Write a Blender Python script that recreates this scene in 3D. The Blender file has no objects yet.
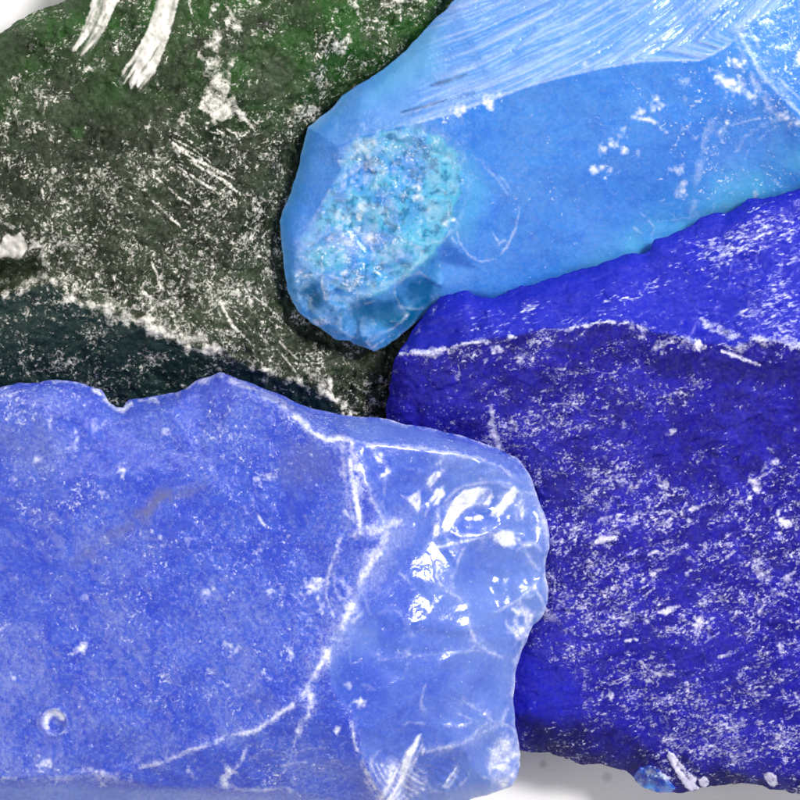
import bpy, math, random
import numpy as np
from mathutils import Vector, kdtree
from mathutils.geometry import delaunay_2d_cdt

random.seed(7)
rng = np.random.default_rng(7)
S = 1.0e-4            # one unit of the tracing below = 0.1 mm
D = 6000.0            # camera height in those units (0.6 m)
scene = bpy.context.scene
COL = scene.collection

# ------------------------------------------------------------------ noise and drawing helpers
def _hash(ix, iy, seed):
    h = (ix.astype(np.int64) * 374761393 + iy.astype(np.int64) * 668265263 + seed * 974711) & 0x7fffffff
    h = ((h ^ (h >> 13)) * 1274126177) & 0x7fffffff
    return ((h ^ (h >> 16)) & 0xffff) / 65535.0

def vnoise(x, y, seed=0):
    ix = np.floor(x); iy = np.floor(y)
    fx = x - ix; fy = y - iy
    fx = fx * fx * (3 - 2 * fx); fy = fy * fy * (3 - 2 * fy)
    a = _hash(ix, iy, seed); b = _hash(ix + 1, iy, seed)
    c = _hash(ix, iy + 1, seed); d = _hash(ix + 1, iy + 1, seed)
    return (a + (b - a) * fx) * (1 - fy) + (c + (d - c) * fx) * fy

def fbm(P, size, octv=4, seed=0, ang=0.0, stretch=1.0, gain=0.5):
    """fractal noise, about -1..1; stretched along direction ang (degrees, image axes)"""
    a = math.radians(ang)
    x = (P[:, 0] * math.cos(a) + P[:, 1] * math.sin(a)) / (size * stretch)
    y = (-P[:, 0] * math.sin(a) + P[:, 1] * math.cos(a)) / size
    r = 0.0; amp = 1.0; tot = 0.0
    for o in range(octv):
        r = r + amp * (vnoise(x + o * 17.3, y - o * 9.1, seed + o) * 2 - 1)
        tot += amp; amp *= gain; x = x * 2.03; y = y * 2.03
    return r / tot * 1.6

def sstep(a, b, x):
    t = np.clip((x - a) / (b - a), 0, 1)
    return t * t * (3 - 2 * t)

def dline(P, pts):
    """distance to a polyline, and the running length 0..1 of the nearest point, and signed side"""
    pts = np.array(pts, float)
    best = np.full(len(P), 1e9); tt = np.zeros(len(P)); sd = np.zeros(len(P))
    seg = np.linalg.norm(np.diff(pts, axis=0), axis=1); cum = np.concatenate([[0], np.cumsum(seg)])
    for i in range(len(pts) - 1):
        a = pts[i]; e = pts[i + 1] - a; l2 = max(e @ e, 1e-9)
        w = P - a
        t = np.clip((w @ e) / l2, 0, 1)
        d = np.hypot(w[:, 0] - t * e[0], w[:, 1] - t * e[1])
        m = d < best
        best[m] = d[m]; tt[m] = ((cum[i] + t * seg[i]) / cum[-1])[m]
        sd[m] = (e[0] * w[:, 1] - e[1] * w[:, 0])[m]
    return best, tt, np.sign(sd) * best

def L(P, pts, w, amp=1.0, rag=0.35, taper=0.0, seed=1, brk=0.0):
    """a soft ragged stroke along a polyline, w = half width"""
    pa = np.array(pts, float); m0 = w * 3 + 4
    sel = (P[:, 0] > pa[:, 0].min() - m0) & (P[:, 0] < pa[:, 0].max() + m0) & (P[:, 1] > pa[:, 1].min() - m0) & (P[:, 1] < pa[:, 1].max() + m0)
    out = np.zeros(len(P))
    if not sel.any(): return out
    Q = P[sel]
    d, t, _ = dline(Q, pts)
    ww = w * (1 + rag * fbm(Q, max(w * 1.6, 3), 3, seed))
    ww = ww * (0.78 + 0.5 * vnoise(Q[:, 0] / 5.5, Q[:, 1] / 5.5, seed + 91))
    if taper: ww = ww * (1 - taper * np.abs(2 * t - 1) ** 2)
    v = np.exp(-(d / np.maximum(ww, 0.3)) ** 2)
    v = v * np.clip(0.62 + 0.75 * vnoise(Q[:, 0] / 3.0, Q[:, 1] / 3.0, seed + 92), 0, 1)
    v = v * np.clip(0.50 + 0.85 * vnoise(Q[:, 0] / 13.0 + seed, Q[:, 1] / 13.0, seed + 93), 0, 1)
    if brk: v = v * sstep(-0.5, 0.5, fbm(Q, w * 2.2 + 3, 3, seed + 50) + (0.6 - brk))
    out[sel] = v * amp
    return out

def inside(P, poly):
    poly = np.array(poly, float); r = np.zeros(len(P), bool)
    x, y = P[:, 0], P[:, 1]; n = len(poly)
    for i in range(n):
        x1, y1 = poly[i]; x2, y2 = poly[(i + 1) % n]
        if y1 == y2: continue
        c = ((y1 > y) != (y2 > y)) & (x < (x2 - x1) * (y - y1) / (y2 - y1) + x1)
        r ^= c
    return r

def sdist(P, poly):
    """signed distance, positive inside"""
    d, _, _ = dline(P, list(poly) + [poly[0]])
    return np.where(inside(P, poly), d, -d)

def F(P, poly, soft=2.0, amp=1.0, rag=0.0, seed=3):
    pa = np.array(poly, float); m0 = soft * 2 + rag * 2 + 4
    sel = (P[:, 0] > pa[:, 0].min() - m0) & (P[:, 0] < pa[:, 0].max() + m0) & (P[:, 1] > pa[:, 1].min() - m0) & (P[:, 1] < pa[:, 1].max() + m0)
    out = np.zeros(len(P))
    if not sel.any(): return out
    Q = P[sel]; s = sdist(Q, poly)
    if rag: s = s + rag * fbm(Q, rag * 2.5 + 2, 3, seed)
    out[sel] = amp * sstep(-soft, soft, s)
    return out

def bowl(P, u, v, ru, rv, ang, depth, seed=1):
    """a shell-shaped chip with a crisp rim: height change and a mask of its rim"""
    a = math.radians(ang); x = P[:, 0] - u; y = P[:, 1] - v
    q = np.hypot((x * math.cos(a) + y * math.sin(a)) / ru, (-x * math.sin(a) + y * math.cos(a)) / rv) * (1 + 0.10 * fbm(P, max(ru, rv) * .5, 3, seed))
    dz = -depth * np.clip(1 - q * q, 0, None) + 0.10 * depth * np.sin(q * 11) * np.clip(1 - q, 0, .4)
    rim = np.exp(-((q - 1) * min(ru, rv) / 1.7) ** 2) * sstep(-.5, .6, fbm(P, 16, 3, seed + 1))
    return dz, rim

def dots(P, lst, seed=5):
    """small irregular bruises (u, v, radius, amount)"""
    out = np.zeros(len(P))
    for k, (u, v, r, a) in enumerate(lst):
        sel = (np.abs(P[:, 0] - u) < r * 3) & (np.abs(P[:, 1] - v) < r * 3)
        if not sel.any(): continue
        Q = P[sel]
        d = np.hypot(Q[:, 0] - u, Q[:, 1] - v) * (1 + 0.75 * fbm(Q, r * 0.9 + 1.5, 3, seed + k))
        out[sel] = np.maximum(out[sel], a * np.exp(-(d / r) ** 2) * np.clip(0.85 + 0.5 * fbm(Q, 3.2, 2, seed + k + 7), 0.2, 1.1))
    return out

def shards(P, size, seed=0, slope=0.5, ang=0.0, stretch=1.0):
    """small flat conchoidal facets: each cell is a tilted plane"""
    a = math.radians(ang)
    x = (P[:, 0] * math.cos(a) + P[:, 1] * math.sin(a)) / (size * stretch) + 0.35 * fbm(P, size * 1.3, 2, seed + 9)
    y = (-P[:, 0] * math.sin(a) + P[:, 1] * math.cos(a)) / size + 0.35 * fbm(P, size * 1.3, 2, seed + 19)
    ix = np.floor(x); iy = np.floor(y)
    bw = np.zeros(len(P)); bz = np.zeros(len(P))
    for dx in (-1, 0, 1):
        for dy in (-1, 0, 1):
            cx = ix + dx; cy = iy + dy
            sx = cx + _hash(cx, cy, seed); sy = cy + _hash(cx, cy, seed + 1)
            d = (x - sx) ** 2 + (y - sy) ** 2
            z = (x - sx) * (_hash(cx, cy, seed + 2) - .5) * 2 + (y - sy) * (_hash(cx, cy, seed + 3) - .5) * 2 + (_hash(cx, cy, seed + 4) - .5) * 0.5
            w = np.exp(-d * 14.0); bw += w; bz += w * z
    return bz / (bw + 1e-12) * slope * size

def mx(*a):
    r = a[0]
    for b in a[1:]: r = np.maximum(r, b)
    return r

# ------------------------------------------------------------------ a lump of glass
def resample(poly, step):
    p = np.array(list(poly) + [poly[0]], float)
    seg = np.linalg.norm(np.diff(p, axis=0), axis=1); cum = np.concatenate([[0], np.cumsum(seg)])
    n = max(8, int(cum[-1] / step)); t = np.linspace(0, cum[-1], n, endpoint=False)
    return np.stack([np.interp(t, cum, p[:, 0]), np.interp(t, cum, p[:, 1])], 1)

def tin(P, ctrl, edges):
    """height of a faceted surface through the control points"""
    vs = [Vector((c[0], c[1])) for c in ctrl]
    ov, oe, of, ovi, _, _ = delaunay_2d_cdt(vs, edges, [], 0, 1e-4)
    zc = [float(np.mean([ctrl[i][2] for i in ids])) if ids else None for ids in ovi]
    ca = np.array([c[:2] for c in ctrl]); cz = np.array([c[2] for c in ctrl])
    for k, z in enumerate(zc):
        if z is None:
            d = np.hypot(ca[:, 0] - ov[k][0], ca[:, 1] - ov[k][1]); w = 1 / (d + 1) ** 3; zc[k] = float((w * cz).sum() / w.sum())
    Z = np.full(len(P), np.nan)
    for f in of:
        for j in range(1, len(f) - 1):
            ids = (f[0], f[j], f[j + 1])
            a, b, c = [np.array(ov[i][:]) for i in ids]
            den = (b[1] - c[1]) * (a[0] - c[0]) + (c[0] - b[0]) * (a[1] - c[1])
            if abs(den) < 1e-9: continue
            l1 = ((b[1] - c[1]) * (P[:, 0] - c[0]) + (c[0] - b[0]) * (P[:, 1] - c[1])) / den
            l2 = ((c[1] - a[1]) * (P[:, 0] - c[0]) + (a[0] - c[0]) * (P[:, 1] - c[1])) / den
            l3 = 1 - l1 - l2
            m = (l1 > -1e-6) & (l2 > -1e-6) & (l3 > -1e-6)
            Z[m] = (l1 * zc[ids[0]] + l2 * zc[ids[1]] + l3 * zc[ids[2]])[m]
    bad = np.isnan(Z)
    if bad.any():
        for i in np.nonzero(bad)[0]:
            Z[i] = cz[np.argmin(np.hypot(ca[:, 0] - P[i, 0], ca[:, 1] - P[i, 1]))]
    return Z

def idw(P, keys, p=3):
    num = 0; den = 0
    for u, v, z in keys:
        w = 1 / (np.hypot(P[:, 0] - u, P[:, 1] - v) + 2) ** p
        num = num + w * z; den = den + w
    return num / den

def build_chunk(name, label, cat, outline, rim, ctrl, lines, feats, regions, mats, step=1.6, jag=1.0, smooth=6, round_w=7.0, round_h=9.0, under=45, seed=1, loc=None):
    """outline: the widest contour; rim: heights along it; ctrl + lines: facet corners and ridges;
    feats(P, edge) -> dict(dz, frost, dens, tint, tone); regions: part name -> mask function; the rest is 'body'"""
    ol = resample(outline, step)
    # ragged broken edge
    nrm = np.roll(ol, -1, 0) - np.roll(ol, 1, 0); nrm = np.stack([nrm[:, 1], -nrm[:, 0]], 1)
    nrm /= np.linalg.norm(nrm, axis=1)[:, None] + 1e-9
    ol = ol + nrm * (jag * (fbm(ol, 14, 4, seed + 77) * 1.0))[:, None]
    n0 = len(ol)
    lo = ol.min(0); hi = ol.max(0)
    def lattice(st, keep):
        xs = np.arange(lo[0], hi[0], st); ys = np.arange(lo[1], hi[1], st * 0.87)
        gx, gy = np.meshgrid(xs, ys); gx = gx + (np.arange(len(ys)) % 2)[:, None] * st * 0.5
        g = np.stack([gx.ravel(), gy.ravel()], 1); g = g + rng.uniform(-0.18, 0.18, g.shape) * st
        g = g[keep(g)]
        return g[inside(g, ol)]
    def vis(g): return (g[:, 0] > -14) & (g[:, 0] < 814) & (g[:, 1] > -14) & (g[:, 1] < 814)
    pts = np.concatenate([lattice(step, vis), lattice(6.0, lambda g: ~vis(g))])
    kd = kdtree.KDTree(n0)
    for i, p in enumerate(ol): kd.insert((p[0], p[1], 0), i)
    kd.balance()
    dd = np.array([kd.find((p[0], p[1], 0))[2] for p in pts])
    ok = dd > step * 0.7
    pts = pts[ok]; dd = dd[ok]
    allp = np.concatenate([ol, pts]); edge = np.concatenate([np.zeros(n0), dd])
    ov, oe, of, ovi, _, _ = delaunay_2d_cdt([Vector((p[0], p[1])) for p in allp], [(i, (i + 1) % n0) for i in range(n0)], [], 1, 1e-5)
    # keep only simple results: map every output vertex to an input one
    mp = np.array([ids[0] if ids else -1 for ids in ovi])
    P = np.array([v[:] for v in ov]); 
    kdi = np.where(mp >= 0, edge[np.maximum(mp, 0)], 0.0)
    edge = kdi
    T = np.array([f for f in of if len(f) == 3])
    # make every triangle face up (image v runs down)
    a, b, c = P[T[:, 0]], P[T[:, 1]], P[T[:, 2]]
    cr = (b[:, 0] - a[:, 0]) * (c[:, 1] - a[:, 1]) - (b[:, 1] - a[:, 1]) * (c[:, 0] - a[:, 0])
    T[cr > 0] = T[cr > 0][:, ::-1]
    ctr = T[:, 0]
    cen = P[T].mean(1); keep = inside(cen, ol); T = T[keep]
    # heights
    cc = [tuple(x) for x in ctrl]; ee = []
    for ln in lines:
        base = len(cc); cc += [tuple(x) for x in ln]; ee += [(base + i, base + i + 1) for i in range(len(ln) - 1)]
    oc = resample(outline, 24); oz = idw(oc, rim)
    cc += [(oc[i, 0], oc[i, 1], oz[i]) for i in range(len(oc))]
    Z = tin(P, cc, ee)
    E = np.concatenate([T[:, [0, 1]], T[:, [1, 2]], T[:, [2, 0]]]); E = np.concatenate([E, E[:, ::-1]])
    cnt = np.bincount(E[:, 0], minlength=len(P)); cnt = np.maximum(cnt, 1)
    for _ in range(smooth):
        Z = 0.4 * Z + 0.6 * np.bincount(E[:, 0], Z[E[:, 1]], minlength=len(P)) / cnt
    Z = Z - round_h * np.exp(-(edge / round_w) ** 1.3)
    ft = feats(P, edge)
    Z = Z + ft['dz']
    Z = np.maximum(Z, 14.0)
    nt = len(P)
    # flanks: rings stepping in under the widest contour, down to the table
    rev = {}
    for k, ids in enumerate(ovi):
        for i in ids:
            if i < n0: rev[i] = k
    ring = np.array([rev[i] for i in range(n0)])
    cpt = ol.mean(0)
    rv = cpt - P[ring]; rl = np.linalg.norm(rv, axis=1); rd = rv / rl[:, None]
    levels = [(0.5, 0.965), (2.0, 0.92), (6.0, 0.84), (14.0, 0.70), (24.0, 0.5), (36.0, 0.25), (under, 0.0)]
    VP = [P]; VZ = [Z]; prev = ring; SK = []; zr = Z[ring]
    cnt_v = nt
    for k, (ins, fz) in enumerate(levels):
        p = P[ring] + rd * np.minimum(ins * (1 + 0.25 * fbm(P[ring], 40, 3, seed + 5 + k)) , rl * 0.5)[:, None]
        z = zr * fz + (fbm(P[ring], 25, 3, seed + 31 + k) * 3.0 if 0 < k < len(levels) - 1 else 0)
        ids = np.arange(cnt_v, cnt_v + n0); cnt_v += n0
        VP.append(p); VZ.append(np.maximum(z, 0.0) * np.ones(n0) + 0.0)
        nx = np.roll(np.arange(n0), -1)
        q1 = np.stack([prev, ids, ids[nx]], 1); q2 = np.stack([prev, ids[nx], prev[nx]], 1)
        SK += [q1, q2]; prev = ids
    VP.append(cpt[None]); VZ.append(np.zeros(1)); cidx = cnt_v
    nx = np.roll(np.arange(n0), -1)
    SK.append(np.stack([prev, np.full(n0, cidx), prev[nx]], 1))
    SK = np.concatenate(SK)
    VP = np.concatenate(VP); VZ = np.concatenate(VZ)
    # into the world: each point is set at its own height
    k = (1 - VZ / D)
    X = np.stack([(VP[:, 0] - 400) * k, -(VP[:, 1] - 400) * k, VZ + 0.6], 1)
    # outward facing flank triangles
    a, b, c = X[SK[:, 0]], X[SK[:, 1]], X[SK[:, 2]]
    nn = np.cross(b - a, c - a); mid = (a + b + c) / 3
    outv = mid - np.array([(cpt[0] - 400), -(cpt[1] - 400), 60.0])
    if (nn * outv).sum() < 0: SK = SK[:, ::-1]
    A = np.concatenate([T, SK])
    fn = np.cross(X[A[:, 1]] - X[A[:, 0]], X[A[:, 2]] - X[A[:, 0]])
    VN = np.zeros_like(X)
    for j in range(3):
        for q in range(3): VN[:, q] += np.bincount(A[:, j], fn[:, q], minlength=len(X))
    VN /= np.linalg.norm(VN, axis=1)[:, None] + 1e-12
    attr = {}
    for key in ('frost_glint', 'dens', 'tint', 'tone'):
        v = np.zeros(len(X)); v[:nt] = np.clip(ft.get(key, np.zeros(nt)), 0, 1)
        rr = v[ring]
        for q in range(len(levels)): v[nt + q * n0: nt + (q + 1) * n0] = rr * (0.9 ** q)
        attr[key] = v
    # facets with a look of their own become parts
    cen = VP[T].mean(1); lab = np.zeros(len(A), int)
    for i, (nm, fn_) in enumerate(regions):
        m = fn_(cen); idx = np.nonzero(m)[0]; lab[idx] = i + 1
    base = np.array([(cpt[0] - 400), -(cpt[1] - 400), 0.0])
    root = bpy.data.objects.new(name, None); COL.objects.link(root)
    root.empty_display_size = 0.005; root.location = base * S
    root['label'] = label; root['category'] = cat; root['group'] = 'rough glass chunks lying together'
    obs = {}
    for i, nm in enumerate(['body'] + [r[0] for r in regions]):
        f = A[lab == i]
        if not len(f): continue
        used, inv = np.unique(f, return_inverse=True); f = inv.reshape(-1, 3)
        me = bpy.data.meshes.new(nm)
        me.vertices.add(len(used)); me.vertices.foreach_set('co', ((X[used] - base) * S).astype(np.float32).ravel())
        me.loops.add(len(f) * 3); me.loops.foreach_set('vertex_index', f.astype(np.int32).ravel())
        me.polygons.add(len(f)); me.polygons.foreach_set('loop_start', np.arange(0, len(f) * 3, 3, dtype=np.int32))
        me.polygons.foreach_set('use_smooth', np.ones(len(f), bool))
        me.update(calc_edges=True); me.validate()
        for key, v in attr.items():
            at = me.attributes.new(key, 'FLOAT', 'POINT'); at.data.foreach_set('value', v[used].astype(np.float32))
        me.normals_split_custom_set_from_vertices(VN[used].tolist())
        me.materials.append(mats.get(nm, mats['body']))
        o = bpy.data.objects.new(nm, me); COL.objects.link(o); o.parent = root
        obs.setdefault(nm, []).append(o)
    print(name, 'verts', len(X), 'tris', len(A))
    # a way to find the surface height again
    kd2 = kdtree.KDTree(nt)
    for i in range(nt): kd2.insert((P[i, 0], P[i, 1], 0), i)
    kd2.balance()
    return root, obs, base, (lambda u, v: float(Z[kd2.find((u, v, 0))[1]]))

# ------------------------------------------------------------------ materials
class NT:
    def __init__(s, name):
        s.m = bpy.data.materials.new(name); s.m.use_nodes = True; s.t = s.m.node_tree; s.t.nodes.clear()
    def n(s, kind, ins=None, **kw):
        nd = s.t.nodes.new(kind)
        for k, v in kw.items(): setattr(nd, k, v)
        for k, v in (ins or {}).items():
            if hasattr(v, 'links') or isinstance(v, bpy.types.NodeSocket): s.t.links.new(v, nd.inputs[k])
            else: nd.inputs[k].default_value = v
        return nd
    def math(s, op, a, b=0.0, c=0.0, clamp=False): return s.n('ShaderNodeMath', {0: a, 1: b, 2: c}, operation=op, use_clamp=clamp).outputs[0]
    def mix(s, f, a, b):
        nd = s.t.nodes.new('ShaderNodeMix'); nd.data_type = 'RGBA'
        for k, v in ((0, f), (6, a), (7, b)):
            if isinstance(v, bpy.types.NodeSocket): s.t.links.new(v, nd.inputs[k])
            else: nd.inputs[k].default_value = v if k == 0 else (*v, 1)
        return nd.outputs[2]
    def rng(s, v, a, b, c=0.0, d=1.0): return s.n('ShaderNodeMapRange', {0: v, 1: a, 2: b, 3: c, 4: d}, interpolation_type='SMOOTHSTEP').outputs[0]
    def attr(s, name): return s.n('ShaderNodeAttribute', attribute_name=name).outputs['Fac']
    def noise(s, vec, scale, detail=3.0, rough=0.55, dist=0.0): return s.n('ShaderNodeTexNoise', {'Vector': vec, 'Scale': scale, 'Detail': detail, 'Roughness': rough, 'Distortion': dist}).outputs['Fac']

def lin(r, g, b):
    f = lambda c: (c / 255 / 12.92) if c <= 10 else ((c / 255 + 0.055) / 1.055) ** 2.4
    return (f(r), f(g), f(b))

def glass(name, col, dark, tint, tone, white=(0.86, 0.86, 0.9), flk=0.17, flk_rot=0.0, flk_str=1.0, rough=0.22, trans=0.2, bump=0.8, haze=0.12, ior=1.5, soft=0.07, spark=0.5, coat=1.0, grit=1.9, slope=1.12, hz=(0.42, 0.68)):
    """coloured broken glass: tinted body, frosted bruises, painted glints and a fine crazed surface"""
    t = NT(name)
    tc = t.n('ShaderNodeTexCoord').outputs['Object']
    v = t.n('ShaderNodeVectorMath', {0: tc, 'Scale': 1.0 / S}, operation='SCALE').outputs[0]
    mp = t.n('ShaderNodeMapping', {'Vector': v, 'Rotation': (0, 0, math.radians(flk_rot)), 'Scale': (flk_str, 1.0, 1.0)}, vector_type='TEXTURE').outputs[0]
    big = t.noise(v, 0.012, 4, 0.6)
    mid = t.noise(v, 0.06, 5, 0.7, 0.8)
    fine = t.noise(mp, flk, 2.6, 0.6, 0.9)
    fine2 = t.noise(mp, flk * 2.3, 2.2, 0.6, 0.5)
    amt = t.noise(v, flk * 0.9, 2.0, 0.6)
    frost_glint = t.attr('frost_glint'); dens = t.attr('dens'); ti = t.attr('tint'); to = t.attr('tone')
    # flecks: noise cut by a density that the wear of each face sets; every fleck has its own strength
    fv = t.math('ADD', t.math('ADD', t.math('MULTIPLY', fine, 0.62), t.math('MULTIPLY', fine2, 0.38)), t.math('MULTIPLY', dens, 0.36))
    fl = t.math('MULTIPLY', t.rng(fv, 0.76 - soft, 0.76 + soft), t.rng(t.math('ADD', t.math('MULTIPLY', amt, 0.6), t.math('MULTIPLY', fine2, 0.4)), 0.36, 0.68, 0.10, 0.95))
    grain = t.math('SUBTRACT', t.math('ADD', t.math('MULTIPLY', fine, 0.5), t.math('MULTIPLY', t.noise(v, 0.42, 2.5, 0.65), 0.5)), 0.5)
    fr = t.math('MULTIPLY', t.math('MULTIPLY_ADD', t.math('ADD', frost_glint, t.math('MULTIPLY', grain, t.math('MULTIPLY', t.math('SQRT', frost_glint), grit))), slope, -0.04 - (slope - 1.12) * 0.45, clamp=True), t.rng(amt, 0.30, 0.55, 0.72, 1.0))
    wf = t.math('MAXIMUM', fl, fr)
    body = t.mix(t.rng(t.math('ADD', t.math('MULTIPLY', big, 0.45), t.math('MULTIPLY', mid, 0.55)), 0.38, 0.62), dark, col)
    body = t.mix(ti, body, tint)
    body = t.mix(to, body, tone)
    # milky veil and seeds just under the skin
    veil = t.math('MULTIPLY', t.rng(t.math('ADD', t.math('MULTIPLY', t.noise(v, 0.26, 4, 0.75), 0.7), t.math('MULTIPLY', big, 0.3)), hz[0], hz[1]), haze)
    veil = t.math('MULTIPLY', veil, t.math('SUBTRACT', 1.0, t.math('MULTIPLY', to, 0.8)))
    body = t.mix(veil, body, white)
    colr = t.mix(wf, body, white)
    b1 = t.n('ShaderNodeBump', {'Strength': 1.0, 'Distance': S * 2.2 * bump, 'Height': mid}).outputs[0]
    b2 = t.n('ShaderNodeBump', {'Strength': 1.0, 'Distance': S * 1.2 * bump, 'Height': fine, 'Normal': b1}).outputs[0]
    b3 = t.n('ShaderNodeBump', {'Strength': 1.0, 'Distance': S * 0.7 * bump * spark * 2, 'Height': fine2, 'Normal': b2}).outputs[0]
    rg = t.math('ADD', t.math('MULTIPLY', wf, 0.25), rough)
    tr = t.math('MULTIPLY', t.math('SUBTRACT', 1.0, wf), trans)
    p = t.n('ShaderNodeBsdfPrincipled', {'Base Color': colr, 'Roughness': 0.28, 'IOR': ior, 'Transmission Weight': tr, 'Specular IOR Level': 0.0, 'Coat Weight': coat, 'Coat IOR': ior, 'Coat Roughness': rg, 'Coat Normal': b3})
    t.t.links.new(p.outputs[0], t.n('ShaderNodeOutputMaterial').inputs[0])
    return t.m

# ------------------------------------------------------------------ shared contours (tracing units, v runs down)
AQ_L = [(455,0),(440,15),(425,30),(412,43),(400,55),(387,66),(375,75),(360,84),(345,93),(335,105),(322,117),(308,127),(304,138),(301,155),(297,175),(291,193),(282,210),(280,222),(281,240),(283,262),(286,280),(290,297),(300,313),(315,325),(330,335),(340,340),(350,340),(360,347),(374,352),(385,347),(395,339),(410,328),(425,315),(436,304)]
CO_T = [(440,297),(447,293),(460,292),(470,292),(480,296),(492,297),(505,292),(520,287),(545,281),(560,276),(575,271),(590,266),(600,262),(620,256),(640,253),(650,249),(655,240),(668,235),(685,228),(700,218),(712,214),(725,213),(740,207),(748,200),(760,199),(775,197),(788,191),(800,188)]
PE_T = [(0,387),(19,383),(37,383),(49,380),(58,379),(67,381),(82,383),(94,388),(101,390),(105,395),(109,402),(116,407),(123,408),(129,400),(142,398),(154,396),(165,394),(176,392),(187,387),(199,380),(210,376),(221,372),(232,376),(247,381),(262,387),(277,393),(300,404),(320,410),(345,415),(365,417),(388,419),(400,423),(425,427),(450,433),(470,439),(490,446),(505,453),(517,459),(525,468),(532,480),(536,490),(539,500),(543,510),(547,522),(550,535),(549,548),(546,560),(545,575),(548,590),(548,600),(546,610),(540,619),(533,625),(530,632),(527,640),(522,650),(519,660),(517,668),(515,680),(514,700),(514,715),(516,730),(519,745),(521,755),(520,765),(517,778),(512,786),(500,790),(485,795),(470,799),(450,806)]

# ================================================================== green glass
green_out = [(-70,120),(-45,60),(-15,42),(0,34),(12,27),(18,20),(35,12),(50,6),(62,3),(72,-4),(95,-40),(150,-85),(260,-110),(400,-105),(490,-70),(486,-20),(468,10),(440,40),(412,68),(385,90),(352,112),(335,140),(325,170),(316,200),(307,225),(308,262),(316,292),(338,312),(372,326),(402,318),(425,322),(425,345),(410,380),(404,415),(402,445),(380,438),(340,434),(298,422),(262,408),(222,396),(198,402),(170,414),(130,424),(100,414),(85,403),(50,400),(0,404),(-60,400),(-95,330),(-100,220)]
green_rim = [(0,34,62),(70,0,66),(150,-85,80),(400,-105,70),(440,40,72),(352,112,66),(312,225,58),(338,312,56),(405,330,50),(402,430,42),(340,434,52),(222,396,62),(100,414,66),(0,404,74),(-100,250,70)]
green_ctrl = [(150,160,146),(60,110,112),(28,45,78),(200,60,150),(330,40,128),(300,110,112),(250,200,120),(230,280,118),(120,240,140),(30,200,128),(90,20,96),(350,-30,105),(330,365,82),(10,345,104),(140,360,96),(260,392,82)]
g_ridge = [(-60,300,112),(0,293,118),(20,288,122),(45,281,126),(60,285,127),(72,297,127),(90,305,125),(110,312,124),(125,318,123),(145,322,122),(165,333,120),(185,342,117),(205,347,114),(230,355,110),(260,370,102),(290,379,95),(305,382,91),(320,388,86),(334,402,76),(345,412,64)]
g_lines = [g_ridge, [(-60,212,100),(0,218,118),(20,230,124),(35,238,130),(42,250,130),(45,268,128),(45,280,126)], [(-20,268,92),(15,270,104),(38,264,116)], [(30,38,84),(22,60,92),(6,82,98),(-30,110,90)], [(214,-20,118),(224,40,142),(226,90,142),(222,118,132)]]
GS1 = [(93,-6),(90,10),(84,26),(77,39),(68,48),(73,52),(80,50),(79,56),(84,59),(92,50),(100,38),(107,24),(113,12),(119,0),(121,-6)]
GS2 = [(158,-6),(153,12),(147,30),(139,46),(130,60),(122,72),(117,81),(121,86),(128,82),(131,90),(136,84),(139,93),(146,91),(153,78),(159,64),(164,50),(169,36),(174,20),(178,4),(179,-6)]
GP = [(218,24),(211,36),(204,46),(199,56),(206,60),(210,57),(208,72),(203,84),(199,98),(205,112),(214,118),(226,119),(234,112),(242,122),(250,126),(246,116),(236,104),(231,92),(228,80),(232,70),(235,58),(233,46),(226,38)]
GC = [(-8,248),(0,244),(7,233),(14,236),(21,234),(27,243),(26,252),(19,260),(8,257),(-8,258)]

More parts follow.
